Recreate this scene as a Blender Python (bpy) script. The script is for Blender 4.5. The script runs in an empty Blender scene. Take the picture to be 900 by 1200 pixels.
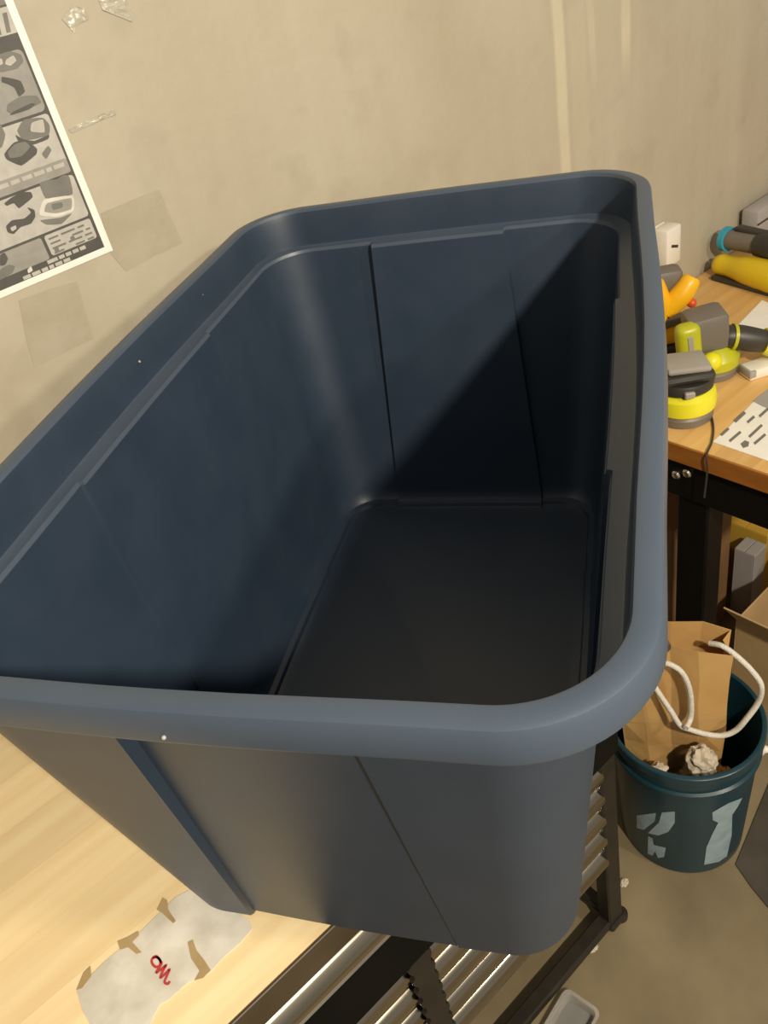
import bpy, bmesh, math, random
from mathutils import Vector, Matrix, noise
random.seed(7)
scene = bpy.context.scene
COL = scene.collection

# ------------------------------------------------------------------ camera
# World: X along the concrete wall, Y towards it, Z up from the floor (metres).
CAM = Vector((-0.38203, -0.57093, 1.74485))
CR = Vector((0.73616802, -0.64870095, -0.19298634))
CU = Vector((0.51451125, 0.35115857, 0.78228245))
CF = Vector((0.43969856, 0.67518497, -0.59227564))
FPX = 968.7
cd = bpy.data.cameras.new('camera')
cam = bpy.data.objects.new('camera', cd)
COL.objects.link(cam)
cam.matrix_world = Matrix(((CR.x, CU.x, -CF.x, CAM.x), (CR.y, CU.y, -CF.y, CAM.y), (CR.z, CU.z, -CF.z, CAM.z), (0, 0, 0, 1)))
cd.sensor_fit = 'HORIZONTAL'
cd.sensor_width = 36
cd.lens = 36 * FPX / 900
cd.clip_start = 0.02
scene.camera = cam

# ------------------------------------------------------------------ world, lamps, exposure
w = bpy.data.worlds.new('world')
scene.world = w
w.use_nodes = True
bg = w.node_tree.nodes['Background']
bg.inputs[0].default_value = (1.0, 0.93, 0.82, 1)
bg.inputs[1].default_value = 0.33

def lamp(name, loc, power, col, radius):
    d = bpy.data.lights.new(name, 'POINT')
    d.energy = power; d.color = col; d.shadow_soft_size = radius
    o = bpy.data.objects.new(name, d)
    o.location = loc
    COL.objects.link(o)
lamp('ceiling_bulb', (-0.31, -1.68, 2.40), 205, (1.0, 0.90, 0.73), 0.05)
lamp('ceiling_bulb', (0.66, -1.68, 2.40), 70, (1.0, 0.89, 0.72), 0.06)

vs = scene.view_settings
vs.view_transform = 'Standard'
vs.look = 'None'
vs.gamma = 1.0
vs.exposure = 0.0
vs.use_curve_mapping = False

# ------------------------------------------------------------------ pixel helpers (direction only; distance from a surface)
def ray(q):
    return CF * FPX + CR * (q[0] - 450) - CU * (q[1] - 600)
def onz(q, z):
    d = ray(q); return CAM + d * ((z - CAM.z) / d.z)
def ony(q, y):
    d = ray(q); return CAM + d * ((y - CAM.y) / d.y)
def onx(q, x):
    d = ray(q); return CAM + d * ((x - CAM.x) / d.x)
def onplane(q, p0, n):
    d = ray(q); return CAM + d * ((p0 - CAM).dot(n) / d.dot(n))

# ------------------------------------------------------------------ materials
def mat(name, col, rough=0.5, metal=0.0, col2=None, scale=8.0, bump=0.0, bscale=None, stretch=(1, 1, 1), rand=0.0, spec=0.5, trans=0.0, coat=0.0, detail=4.0, lo=0.35, hi=0.65, rvar=0.0):
    m = bpy.data.materials.new(name)
    m.use_nodes = True
    nt = m.node_tree; N = nt.nodes; L = nt.links
    b = N['Principled BSDF']
    b.inputs['Roughness'].default_value = rough
    b.inputs['Metallic'].default_value = metal
    b.inputs['Specular IOR Level'].default_value = spec
    b.inputs['Transmission Weight'].default_value = trans
    b.inputs['Coat Weight'].default_value = coat
    b.inputs['Base Color'].default_value = (*col, 1)
    tc = N.new('ShaderNodeTexCoord'); mp = N.new('ShaderNodeMapping')
    mp.inputs['Scale'].default_value = stretch
    L.new(tc.outputs['Object'], mp.inputs[0])
    out = None
    if col2:
        n = N.new('ShaderNodeTexNoise'); n.inputs['Scale'].default_value = scale; n.inputs['Detail'].default_value = detail
        L.new(mp.outputs[0], n.inputs['Vector'])
        r = N.new('ShaderNodeValToRGB')
        r.color_ramp.elements[0].position = lo; r.color_ramp.elements[1].position = hi
        r.color_ramp.elements[0].color = (*col, 1); r.color_ramp.elements[1].color = (*col2, 1)
        L.new(n.outputs[0], r.inputs[0]); out = r.outputs[0]
        if rvar:
            mr = N.new('ShaderNodeMapRange'); mr.inputs[3].default_value = rough - rvar; mr.inputs[4].default_value = rough + rvar
            L.new(n.outputs[0], mr.inputs[0]); L.new(mr.outputs[0], b.inputs['Roughness'])
    if rand:
        oi = N.new('ShaderNodeObjectInfo'); hs = N.new('ShaderNodeHueSaturation')
        mr = N.new('ShaderNodeMapRange'); mr.inputs[3].default_value = 1 - rand; mr.inputs[4].default_value = 1 + rand
        L.new(oi.outputs['Random'], mr.inputs[0]); L.new(mr.outputs[0], hs.inputs['Value'])
        if out: L.new(out, hs.inputs['Color'])
        else: hs.inputs['Color'].default_value = (*col, 1)
        out = hs.outputs[0]
    if out: L.new(out, b.inputs['Base Color'])
    if bump:
        n2 = N.new('ShaderNodeTexNoise'); n2.inputs['Scale'].default_value = bscale or scale * 4; n2.inputs['Detail'].default_value = 6
        L.new(mp.outputs[0], n2.inputs['Vector'])
        bp = N.new('ShaderNodeBump'); bp.inputs['Strength'].default_value = bump; bp.inputs['Distance'].default_value = 0.01
        L.new(n2.outputs[0], bp.inputs['Height']); L.new(bp.outputs[0], b.inputs['Normal'])
    return m

M = {}
M['plastic'] = mat('navy_plastic', (0.021, 0.035, 0.059), 0.42, col2=(0.025, 0.040, 0.065), scale=14, bump=0.03, bscale=700, spec=0.68, rvar=0.05)
M['plastic_lit'] = mat('lit_navy_plastic', (0.053, 0.073, 0.105), 0.40, col2=(0.058, 0.079, 0.112), scale=12, bump=0.03, bscale=700, rvar=0.05)  # same navy plastic, lightened: light on upward faces put into the colour
M['wood'] = mat('maple_stave', (0.78, 0.59, 0.32), 0.6, col2=(0.86, 0.70, 0.42), scale=5, stretch=(0.6, 9, 9), rand=0.07, bump=0.01)
M['wood_r'] = mat('oak_stave', (0.62, 0.36, 0.115), 0.42, col2=(0.72, 0.45, 0.17), scale=5, stretch=(0.6, 9, 9), rand=0.10, bump=0.02)
M['wood_edge'] = mat('oak_edge', (0.27, 0.09, 0.012), 0.45, col2=(0.36, 0.13, 0.02), scale=6, stretch=(9, 1.5, 9))
M['steel_black'] = mat('black_steel', (0.016, 0.013, 0.009), 0.45, col2=(0.024, 0.019, 0.013), scale=20, spec=0.35)
M['edge_dark'] = mat('dark_edge', (0.045, 0.030, 0.014), 0.45, col2=(0.06, 0.042, 0.022), scale=12)
M['chrome'] = mat('chrome_tube', (0.32, 0.28, 0.215), 0.17, 1.0, col2=(0.40, 0.36, 0.29), scale=6, stretch=(0.4, 20, 20))
M['grey_steel'] = mat('grey_steel', (0.30, 0.28, 0.24), 0.4, 0.6, col2=(0.36, 0.33, 0.28), scale=10)
M['void'] = mat('gap_shade_black', (0.004, 0.0035, 0.003), 0.7, col2=(0.006, 0.005, 0.004), scale=15, spec=0.1)  # near-black: shade of the gap under the bench top, put into the colour
M['black_leg'] = mat('black_painted_timber', (0.004, 0.0035, 0.003), 0.5, col2=(0.007, 0.006, 0.005), scale=9, stretch=(4, 4, 0.6), spec=0.15)
M['paper'] = mat('white_paper', (0.82, 0.79, 0.72), 0.6, col2=(0.86, 0.83, 0.76), scale=30)
M['residue'] = mat('torn_paper_residue', (0.55, 0.51, 0.43), 0.7, col2=(0.74, 0.70, 0.62), scale=16, lo=0.4, hi=0.6, bump=0.05)
M['residue_brown'] = mat('brown_glue', (0.36, 0.25, 0.11), 0.6, col2=(0.42, 0.30, 0.15), scale=25)
M['ink_red'] = mat('red_ink', (0.50, 0.03, 0.03), 0.6, col2=(0.45, 0.05, 0.05), scale=30)
for k, v in {'p0': 0.03, 'p1': 0.075, 'p2': 0.16, 'p3': 0.27, 'p4': 0.42, 'p5': 0.58}.items():
    M[k] = mat('print_grey_' + k[1], (v, v * 0.95, v * 0.84), 0.6, col2=(v * 1.18, v * 1.12, v * 1.0), scale=60)
M['tape'] = mat('packing_tape', (0.385, 0.335, 0.245), 0.35, col2=(0.43, 0.38, 0.29), scale=18, spec=0.35, bump=0.10, bscale=60)
M['tape_clear'] = mat('clear_tape', (0.44, 0.40, 0.31), 0.12, col2=(0.47, 0.43, 0.34), scale=18, spec=1.0, bump=0.35, bscale=70)
M['teal'] = mat('teal_plastic', (0.008, 0.036, 0.050), 0.30, col2=(0.011, 0.043, 0.060), scale=8)
M['teal_print'] = mat('pale_print', (0.26, 0.36, 0.40), 0.5, col2=(0.34, 0.44, 0.48), scale=30)
M['kraft'] = mat('kraft_paper', (0.52, 0.30, 0.10), 0.75, col2=(0.58, 0.35, 0.13), scale=9, bump=0.15, bscale=25)
M['card'] = mat('cardboard', (0.36, 0.20, 0.065), 0.8, col2=(0.44, 0.26, 0.09), scale=8)
M['card_pale'] = mat('pale_cardboard', (0.46, 0.30, 0.14), 0.8, col2=(0.52, 0.35, 0.17), scale=8)
M['card_yellow'] = mat('yellow_carton', (0.50, 0.29, 0.03), 0.6, col2=(0.58, 0.36, 0.05), scale=8)
M['card_dark'] = mat('brown_cardboard', (0.17, 0.085, 0.03), 0.8, col2=(0.21, 0.11, 0.04), scale=8)
M['rope'] = mat('white_cord', (0.70, 0.66, 0.58), 0.7, col2=(0.62, 0.58, 0.50), scale=120, bump=0.3, bscale=300)
M['tissue'] = mat('white_tissue', (0.50, 0.42, 0.31), 0.85, col2=(0.58, 0.51, 0.40), scale=10)
M['lime'] = mat('lime_plastic', (0.42, 0.42, 0.015), 0.35, col2=(0.48, 0.48, 0.02), scale=10)
M['yellow'] = mat('bright_yellow_plastic', (0.72, 0.66, 0.015), 0.35, col2=(0.78, 0.72, 0.03), scale=10)
M['amber'] = mat('amber_plastic', (0.85, 0.44, 0.01), 0.35, col2=(0.88, 0.50, 0.015), scale=10)
M['golden'] = mat('golden_yellow_plastic', (0.66, 0.46, 0.008), 0.35, col2=(0.72, 0.52, 0.012), scale=10)
M['tool_grey'] = mat('tool_grey_plastic', (0.15, 0.13, 0.105), 0.45, col2=(0.18, 0.155, 0.125), scale=12)
M['tool_dark'] = mat('tool_dark_plastic', (0.032, 0.028, 0.022), 0.45, col2=(0.042, 0.037, 0.03), scale=12)
M['tool_pale'] = mat('tool_pale_plastic', (0.32, 0.29, 0.25), 0.4, col2=(0.36, 0.33, 0.29), scale=12)
M['cyan'] = mat('cyan_plastic', (0.03, 0.32, 0.46), 0.35, col2=(0.04, 0.36, 0.5), scale=12)
M['red'] = mat('red_plastic', (0.60, 0.07, 0.01), 0.4, col2=(0.64, 0.09, 0.02), scale=12)
M['white_plastic'] = mat('white_plastic', (0.78, 0.73, 0.64), 0.4, col2=(0.82, 0.77, 0.68), scale=12)
M['pale_grey'] = mat('pale_grey_panel', (0.33, 0.31, 0.29), 0.5, col2=(0.36, 0.34, 0.32), scale=12)
M['film'] = mat('clear_plastic', (0.85, 0.82, 0.74), 0.18, col2=(0.9, 0.87, 0.8), scale=12, trans=0.75)
M['sheet_dark'] = mat('dark_matte', (0.050, 0.042, 0.030), 0.7, col2=(0.075, 0.062, 0.045), scale=14)
M['bolt'] = mat('bright_bolt', (0.75, 0.70, 0.60), 0.25, 1.0, col2=(0.8, 0.75, 0.65), scale=20)

def concrete_wall():
    m = bpy.data.materials.new('tan_concrete_wall')
    m.use_nodes = True
    nt = m.node_tree; N = nt.nodes; L = nt.links
    b = N['Principled BSDF']; b.inputs['Roughness'].default_value = 0.62; b.inputs['Specular IOR Level'].default_value = 0.3
    tc = N.new('ShaderNodeTexCoord')
    def noise_(scale, detail=5, vec=None):
        n = N.new('ShaderNodeTexNoise'); n.inputs['Scale'].default_value = scale; n.inputs['Detail'].default_value = detail
        L.new(vec or tc.outputs['Object'], n.inputs['Vector']); return n.outputs[0]
    def ramp(src, stops):
        r = N.new('ShaderNodeValToRGB'); e = r.color_ramp.elements
        e[0].position, e[0].color = stops[0][0], (*stops[0][1], 1); e[1].position, e[1].color = stops[-1][0], (*stops[-1][1], 1)
        for p, c in stops[1:-1]:
            x = e.new(p); x.color = (*c, 1)
        L.new(src, r.inputs[0]); return r.outputs[0]
    def mix(f, a, c):
        x = N.new('ShaderNodeMix'); x.data_type = 'RGBA'
        if isinstance(f, float): x.inputs[0].default_value = f
        else: L.new(f, x.inputs[0])
        L.new(a, x.inputs[6])
        if isinstance(c, tuple): x.inputs[7].default_value = (*c, 1)
        else: L.new(c, x.inputs[7])
        return x.outputs[2]
    def math_(op, a, c=None):
        x = N.new('ShaderNodeMath'); x.operation = op; x.use_clamp = False
        for i, v in enumerate((a, c)):
            if v is None: continue
            if isinstance(v, (int, float)): x.inputs[i].default_value = v
            else: L.new(v, x.inputs[i])
        return x.outputs[0]
    base = ramp(noise_(2.2, 6), [(0.30, (0.39, 0.34, 0.245)), (0.5, (0.445, 0.395, 0.297)), (0.72, (0.495, 0.447, 0.347))])
    mp = N.new('ShaderNodeMapping'); mp.inputs['Scale'].default_value = (1, 1, 0.12)
    L.new(tc.outputs['Object'], mp.inputs[0])
    vert = ramp(noise_(9, 4, mp.outputs[0]), [(0.35, (0.37, 0.315, 0.222)), (0.65, (0.485, 0.43, 0.33))])
    c = mix(0.30, base, vert)
    blot = ramp(noise_(11, 3), [(0.56, (0, 0, 0)), (0.70, (0.5, 0.5, 0.5))])
    c = mix(blot, c, (0.38, 0.33, 0.245))
    # cream runs of dried filler down the wall
    sx = N.new('ShaderNodeSeparateXYZ'); L.new(tc.outputs['Object'], sx.inputs[0])
    wob = math_('MULTIPLY', math_('SUBTRACT', noise_(14, 3, mp.outputs[0]), 0.5), 0.03)
    X = math_('ADD', sx.outputs[0], wob)
    fade = noise_(13, 3)
    for xc, hw, zlo, amt in ((0.893, 0.020, 1.15, 0.75), (1.088, 0.018, 1.37, 0.75), (0.985, 0.010, 1.375, 0.35), (0.945, 0.030, 1.2, 0.2)):
        d = math_('ABSOLUTE', math_('SUBTRACT', X, xc))
        mr = N.new('ShaderNodeMapRange'); mr.interpolation_type = 'SMOOTHSTEP'
        mr.inputs[1].default_value = hw; mr.inputs[2].default_value = hw * 0.45; mr.inputs[3].default_value = 0; mr.inputs[4].default_value = amt
        L.new(d, mr.inputs[0])
        mz = N.new('ShaderNodeMapRange'); mz.interpolation_type = 'SMOOTHSTEP'
        mz.inputs[1].default_value = zlo - 0.03; mz.inputs[2].default_value = zlo + 0.08
        L.new(sx.outputs[2], mz.inputs[0])
        f = math_('MULTIPLY', math_('MULTIPLY', mr.outputs[0], mz.outputs[0]), math_('ADD', fade, 0.45))
        c = mix(f, c, (0.58, 0.52, 0.37))
    L.new(c, b.inputs['Base Color'])
    bp = N.new('ShaderNodeBump'); bp.inputs['Strength'].default_value = 0.12; bp.inputs['Distance'].default_value = 0.01
    L.new(noise_(40, 8), bp.inputs['Height']); L.new(bp.outputs[0], b.inputs['Normal'])
    return m
M['wall'] = concrete_wall()
M['floor'] = mat('stained_concrete_floor', (0.155, 0.118, 0.062), 0.5, col2=(0.27, 0.213, 0.122), scale=4.5, bump=0.06, bscale=40, detail=8, lo=0.3, hi=0.7)

# ------------------------------------------------------------------ mesh helpers
def new_bm():
    return bmesh.new()
def link(name, bm, m, parent=None, smooth=False, sharp=35):
    me = bpy.data.meshes.new(name)
    bmesh.ops.recalc_face_normals(bm, faces=bm.faces)
    bm.to_mesh(me); bm.free()
    if smooth:
        for p in me.polygons: p.use_smooth = True
        me.set_sharp_from_angle(angle=math.radians(sharp))
    me.materials.append(M[m] if isinstance(m, str) else m)
    o = bpy.data.objects.new(name, me)
    COL.objects.link(o)
    if parent: o.parent = parent
    return o
def tag(o, label, cat, group=None):
    o['label'] = label; o['category'] = cat
    if group: o['group'] = group
    return o
def thing(name, label, cat, loc=(0, 0, 0), rz=0.0, group=None):
    o = bpy.data.objects.new(name, None)
    o.empty_display_size = 0.05
    o.location = loc; o.rotation_euler = (0, 0, rz)
    COL.objects.link(o)
    return tag(o, label, cat, group)
def box(bm, lo, hi, bevel=0.0, seg=2, mtx=None):
    t = bmesh.new()
    bmesh.ops.create_cube(t, size=1)
    for v in t.verts:
        v.co = Vector([(lo[i] + hi[i]) / 2 + v.co[i] * (hi[i] - lo[i]) for i in range(3)])
    if bevel:
        bmesh.ops.bevel(t, geom=list(t.edges), offset=bevel, segments=seg, affect='EDGES', profile=0.5)
    if mtx: bmesh.ops.transform(t, matrix=mtx, verts=t.verts)
    me = bpy.data.meshes.new('t'); t.to_mesh(me); t.free(); bm.from_mesh(me); bpy.data.meshes.remove(me)
def loft(bm, rings, cap0=True, cap1=True, closed=True):
    V = [[bm.verts.new(p) for p in r] for r in rings]
    n = len(V[0])
    for a, b in zip(V, V[1:]):
        for i in range(n if closed else n - 1):
            bm.faces.new((a[i], a[(i + 1) % n], b[(i + 1) % n], b[i]))
    if cap0: bm.faces.new(V[0])
    if cap1: bm.faces.new(V[-1])
def lathe(bm, prof, seg=40, mtx=None, cap=True, sx=1.0, sy=1.0):
    rings = []
    for r, z in prof:
        ring = [Vector((r * sx * math.cos(2 * math.pi * i / seg), r * sy * math.sin(2 * math.pi * i / seg), z)) for i in range(seg)]
        rings.append([mtx @ p for p in ring] if mtx else ring)
    loft(bm, rings, cap, cap)
def tube(bm, pts, rad, seg=10, cap=True):
    pts = [Vector(p) for p in pts]
    rings = []
    prev = None
    for i, p in enumerate(pts):
        t = (pts[min(i + 1, len(pts) - 1)] - pts[max(i - 1, 0)]).normalized()
        if prev is None:
            prev = t.cross(Vector((0, 0, 1)) if abs(t.z) < 0.9 else Vector((1, 0, 0))).normalized()
        a = (prev - t * prev.dot(t)).normalized(); b = t.cross(a); prev = a
        r = rad[i] if isinstance(rad, (list, tuple)) else rad
        rings.append([p + (a * math.cos(2 * math.pi * k / seg) + b * math.sin(2 * math.pi * k / seg)) * r for k in range(seg)])
    loft(bm, rings, cap, cap)
def smooth_path(pts, n=8):
    pts = [Vector(p) for p in pts]; P = [pts[0]] + pts + [pts[-1]]; out = []
    for i in range(1, len(P) - 2):
        for k in range(n):
            t = k / n; a, b, c, d = P[i - 1], P[i], P[i + 1], P[i + 2]
            out.append(0.5 * ((2 * b) + (c - a) * t + (2 * a - 5 * b + 4 * c - d) * t * t + (3 * b - a - 3 * c + d) * t ** 3))
    return out + [pts[-1]]
def slab(bm, pts, normal, th):
    """closed polygon (3-D points in one plane) given a thickness along normal"""
    n = Vector(normal)
    a = [bm.verts.new(p) for p in pts]; b = [bm.verts.new(Vector(p) + n * th) for p in pts]
    bm.faces.new(a); bm.faces.new(b[::-1])
    k = len(a)
    for i in range(k): bm.faces.new((a[i], b[i], b[(i + 1) % k], a[(i + 1) % k]))
def ribbon(bm, pts, wid, normal, th):
    n = Vector(normal); pts = [Vector(p) for p in pts]; rings = []
    for i, p in enumerate(pts):
        t = (pts[min(i + 1, len(pts) - 1)] - pts[max(i - 1, 0)]).normalized(); s = t.cross(n).normalized() * wid / 2
        rings.append([p - s, p + s, p + s + n * th, p - s + n * th])
    loft(bm, rings)

# ------------------------------------------------------------------ setting
bm = new_bm(); box(bm, (-2.6, 0.49, 0), (3.4, 0.60, 2.7))
wall = link('wall_back', bm, 'wall'); wall['kind'] = 'structure'; wall['label'] = 'tan stained concrete basement wall with cream filler runs'
bm = new_bm(); box(bm, (-2.6, -3.2, -0.10), (3.4, 0.60, 0.0))
fl = link('floor', bm, 'floor'); fl['kind'] = 'structure'; fl['label'] = 'brown stained concrete basement floor'
WY = 0.49

# ------------------------------------------------------------------ benches
def staves(parent, x0, x1, y0, y1, ztop, th, wid, m, along='x'):
    """butcher-block top: each stave its own object"""
    a0, a1, b0, b1 = (x0, x1, y0, y1) if along == 'x' else (y0, y1, x0, x1)
    n = max(1, round((b1 - b0) / wid)); wd = (b1 - b0) / n
    for i in range(n):
        a = a0
        first = True
        while a < a1 - 1e-4:
            ln = random.uniform(0.35, 0.8) * (random.uniform(0.3, 1) if first else 1)
            first = False
            e = a + ln
            if a1 - e < 0.15: e = a1
            g = 0.0001
            lo = (a + g, b0 + i * wd + g); hi = (e - g, b0 + (i + 1) * wd - g)
            cx, cy = (lo[0] + hi[0]) / 2, (lo[1] + hi[1]) / 2
            sx, sy = hi[0] - lo[0], hi[1] - lo[1]
            if along != 'x': cx, cy, sx, sy = cy, cx, sy, sx
            b = new_bm()
            box(b, (-sx / 2, -sy / 2, -th), (sx / 2, sy / 2, 0))
            o = link('stave', b, m, parent)
            o.location = Vector((cx, cy, ztop)) - parent.location
            a = e

BT = 1.0
BX1 = 0.245
wb = thing('workbench', 'pale wooden workbench carrying the blue tote, black steel base with chrome tubes', 'workbench', (0, 0, 0))
staves(wb, -1.45, BX1, -0.154, 0.484, BT, 0.040, 0.0709, 'wood')
bm = new_bm(); box(bm, (-1.45, -0.158, 0.958), (BX1, -0.1545, 0.9985), 0.0008, 1)
link('edge_band', bm, 'edge_dark', wb)
# chrome half-round rail with a grey lip below it, along the front edge
bm = new_bm()
prof = [(-0.1545 - 0.014 * math.sin(math.pi * k / 10), 0.957 - 0.040 * k / 10) for k in range(11)] + [(-0.140, 0.917), (-0.140, 0.957)]
loft(bm, [[Vector((x, y, z)) for y, z in prof] for x in (-1.45, BX1)])
link('front_rail', bm, 'chrome', wb, True, 50)
bm = new_bm(); box(bm, (-1.45, -0.156, 0.900), (BX1, -0.130, 0.916), 0.002, 1)
link('front_lip', bm, 'grey_steel', wb)
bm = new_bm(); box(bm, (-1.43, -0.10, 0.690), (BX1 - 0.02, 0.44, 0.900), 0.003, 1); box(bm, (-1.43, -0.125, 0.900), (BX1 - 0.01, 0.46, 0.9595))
link('gap_shade_panel', bm, 'void', wb)  # panel coloured as the deep shade of the gap below the front lip
# tubular storage between the posts
PX0, PX1, PY = -1.40, 0.270, -0.026
for x in (PX0, PX1):
    for y in (PY, 0.42):
        bm = new_bm(); box(bm, (x - 0.020, y - 0.015, 0.012), (x + 0.020, y + 0.015, 0.69), 0.003, 1)
        p = link('post', bm, 'steel_black', wb)
        bm = new_bm()
        sgn = 1 if x > 0 else -1
        box(bm, (x - 0.02, y - 0.02, 0.010), (x + 0.02, y + 0.02, 0.030), 0.004, 1)
        lathe(bm, [(0.012, 0), (0.016, 0.003), (0.016, 0.016), (0.010, 0.022)], 14, Matrix.Translation((x + 0.022 * sgn, y - 0.006, 0)))
        f = link('foot', bm, 'steel_black', p, True)
    bm = new_bm(); box(bm, (x - 0.012, PY + 0.015, 0.03), (x + 0.012, 0.405, 0.055), 0.002, 1)
    link('side_rail', bm, 'steel_black', wb)
bm = new_bm(); box(bm, (PX0, PY - 0.014, 0.020), (PX1, PY + 0.014, 0.046), 0.003, 1)
link('base_rail', bm, 'steel_black', wb)
TZ = [0.268, 0.338, 0.402, 0.466, 0.530]
for z in TZ:
    bm = new_bm(); tube(bm, [(PX0 + 0.015, PY + 0.012, z), (PX1 - 0.015, PY + 0.012, z)], 0.029, 48)
    t = link('tube', bm, 'chrome', wb, True, 50)
# toothed strip in front of the tubes
def comb(x):
    pts = []
    z = 0.05
    L_, R_ = [], []
    while z < 0.66:
        for dz, e in ((0.0, 0.016), (0.012, 0.021), (0.022, 0.021), (0.026, 0.016)):
            L_.append((x - e, z + dz)); R_.append((x + e, z + dz))
        z += 0.0345
    ring = [Vector((a, PY - 0.030, b)) for a, b in L_] + [Vector((a, PY - 0.030, b)) for a, b in reversed(R_)]
    bm = new_bm()
    slab(bm, ring, (0, 1, 0), 0.008)
    return link('toothed_strip', bm, 'steel_black', wb)
comb(-0.165); comb(-0.95)

# right bench
RT = 0.86
rb = thing('workbench', 'orange-brown wooden workbench on thick black legs, yellow power tools lying on it', 'workbench', (0, 0, 0))
staves(rb, 0.722, 2.3, -0.22, 0.486, RT, 0.038, 0.0706, 'wood_r')
bm = new_bm(); box(bm, (0.718, -0.22, RT - 0.0375), (0.7217, 0.486, RT - 0.0008), 0.0005, 1)
link('end_band', bm, 'wood_edge', rb)
bm = new_bm(); box(bm, (0.735, -0.19, RT - 0.13), (0.775, 0.47, RT - 0.0385), 0.003, 1)
link('end_apron', bm, 'black_leg', rb)
bm = new_bm(); box(bm, (0.775, 0.43, RT - 0.13), (2.25, 0.47, RT - 0.0385), 0.003, 1)
link('back_apron', bm, 'black_leg', rb)
for (x, y) in ((0.745, 0.080), (2.1, 0.080), (2.1, 0.36)):
    bm = new_bm(); box(bm, (x, y, 0), (x + 0.058, y + 0.066, RT - 0.131 if x < 0.775 else RT - 0.0385), 0.004, 1)
    link('leg', bm, 'black_leg', rb)
q = onx((793, 556), 0.734)
for dx, dz in ((0, 0), (0.022, 0.012)):
    bm = new_bm(); lathe(bm, [(0.0001, -0.003), (0.009, -0.003), (0.009, 0.003), (0.006, 0.006), (0.0001, 0.007)], 12, Matrix.Translation(q + Vector((0, -dx, dz))) @ Matrix.Rotation(-math.pi / 2, 4, 'Y'))
    link('bolt', bm, 'bolt', rb, True)

# ------------------------------------------------------------------ the tote
TA, TB, TH = 0.41, 0.258, 0.434
tote = thing('storage_tote', 'open dark blue plastic storage tote standing on pale wooden workbench', 'storage tote', (0, 0, BT), -math.radians(55))
NC = 20
def tote_ring(z, a, b, rc, panel=0.0, bulge=0.003):
    """closed ring: half length a (y), half width b (x), corner radius rc; panel = depth of the set-back centre panels"""
    t = 1 - z / TH
    ps = 0.082 + 0.026 * t        # panel half width, short sides
    pl = 0.140 + 0.016 * t        # panel half width, long sides
    wdt = 0.0014
    pts = []
    def side(half, other, pw, ax, sg, pr=None):
        fl = half - rc
        pr = pr or pw
        c = [-fl, -(fl + pw + wdt) / 2, -pw - wdt, -pw, -pw * 0.5, 0, pr * 0.5, pr, pr + wdt, (fl + pr + wdt) / 2, fl]
        out = []
        for s in c:
            ins = panel * (1.0 if half == b else 0.35) if -pw - 1e-6 <= s <= pr + 1e-6 else 0.0
            if pr != pw: ins *= 1.0 - 0.75 * (s + pw) / (pw + pr)
            bl = bulge * (1 - (s / fl) ** 2) ** 2 * (1.4 if half == a else 0.6)
            out.append((s, other - ins + bl))
        return out
    # counter-clockwise from right side (+x), going +y
    for s, o in side(a, b, pl, 0, 1): pts.append((o, s))
    cx, cy = b - rc, a - rc
    for k in range(1, NC): th = math.pi / 2 * k / NC; pts.append((cx + rc * math.cos(th), cy + rc * math.sin(th)))
    for s, o in side(b, a, ps, 0, 1): pts.append((-s, o))
    for k in range(1, NC): th = math.pi / 2 + math.pi / 2 * k / NC; pts.append((-cx + rc * math.cos(th), cy + rc * math.sin(th)))
    for s, o in side(a, b, pl, 0, 1): pts.append((-o, -s))
    for k in range(1, NC): th = math.pi + math.pi / 2 * k / NC; pts.append((-cx + rc * math.cos(th), -cy + rc * math.sin(th)))
    for s, o in side(b, a, 0.066 + 0.042 * t, 0, 1, 0.088 + 0.002 * t): pts.append((s, -o))
    for k in range(1, NC): th = 1.5 * math.pi + math.pi / 2 * k / NC; pts.append((cx + rc * math.cos(th), -cy + rc * math.sin(th)))
    return [Vector((x, y, z)) for x, y in pts]
def body(z):                       # outside half sizes of the tapering body at height z
    k = z / 0.385
    return 0.322 + (0.379 - 0.322) * k, 0.190 + (0.227 - 0.190) * k
PD = 0.011
def pdep(z): return 0.005 + 0.007 * z / 0.385
rings = []
for z, ins, r in ((0.0, 0.010, 0.050), (0.0035, 0.004, 0.054), (0.010, 0.0, 0.056), (0.10, 0, 0.058), (0.20, 0, 0.060), (0.30, 0, 0.062), (0.366, 0, 0.064)):
    a, b = body(z); rings.append(tote_ring(z, a - ins, b - ins, r, pdep(z)))
a, b = body(0.384); rings.append(tote_ring(0.384, a, b, 0.064, pdep(0.384)))
a, b = body(0.386); rings.append(tote_ring(0.386, a, b, 0.064, pdep(0.386)))
# inside, from ledge to floor
inner = []
T = 0.0032
a, b = body(0.383); inner.append(tote_ring(0.383, a - T - 0.001, b - T - 0.001, 0.060, pdep(0.383)))
for z in (0.30, 0.20, 0.10, 0.03):
    a, b = body(z); inner.append(tote_ring(z, a - T, b - T, 0.056, pdep(z)))
a, b = body(0.02)
inner += [tote_ring(0.018, a - T - 0.002, b - T - 0.002, 0.053, pdep(0)), tote_ring(0.012, a - T - 0.006, b - T - 0.006, 0.050, pdep(0)),
          tote_ring(0.0105, a - T - 0.013, b - T - 0.013, 0.045, 0.004), tote_ring(0.006, a - T - 0.015, b - T - 0.015, 0.043, 0.004), tote_ring(0.0045, a - T - 0.020, b - T - 0.020, 0.040, 0.004)]
bm = new_bm()
loft(bm, rings + inner, True, True)
link('body', bm, 'plastic', tote, True, 28)
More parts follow.
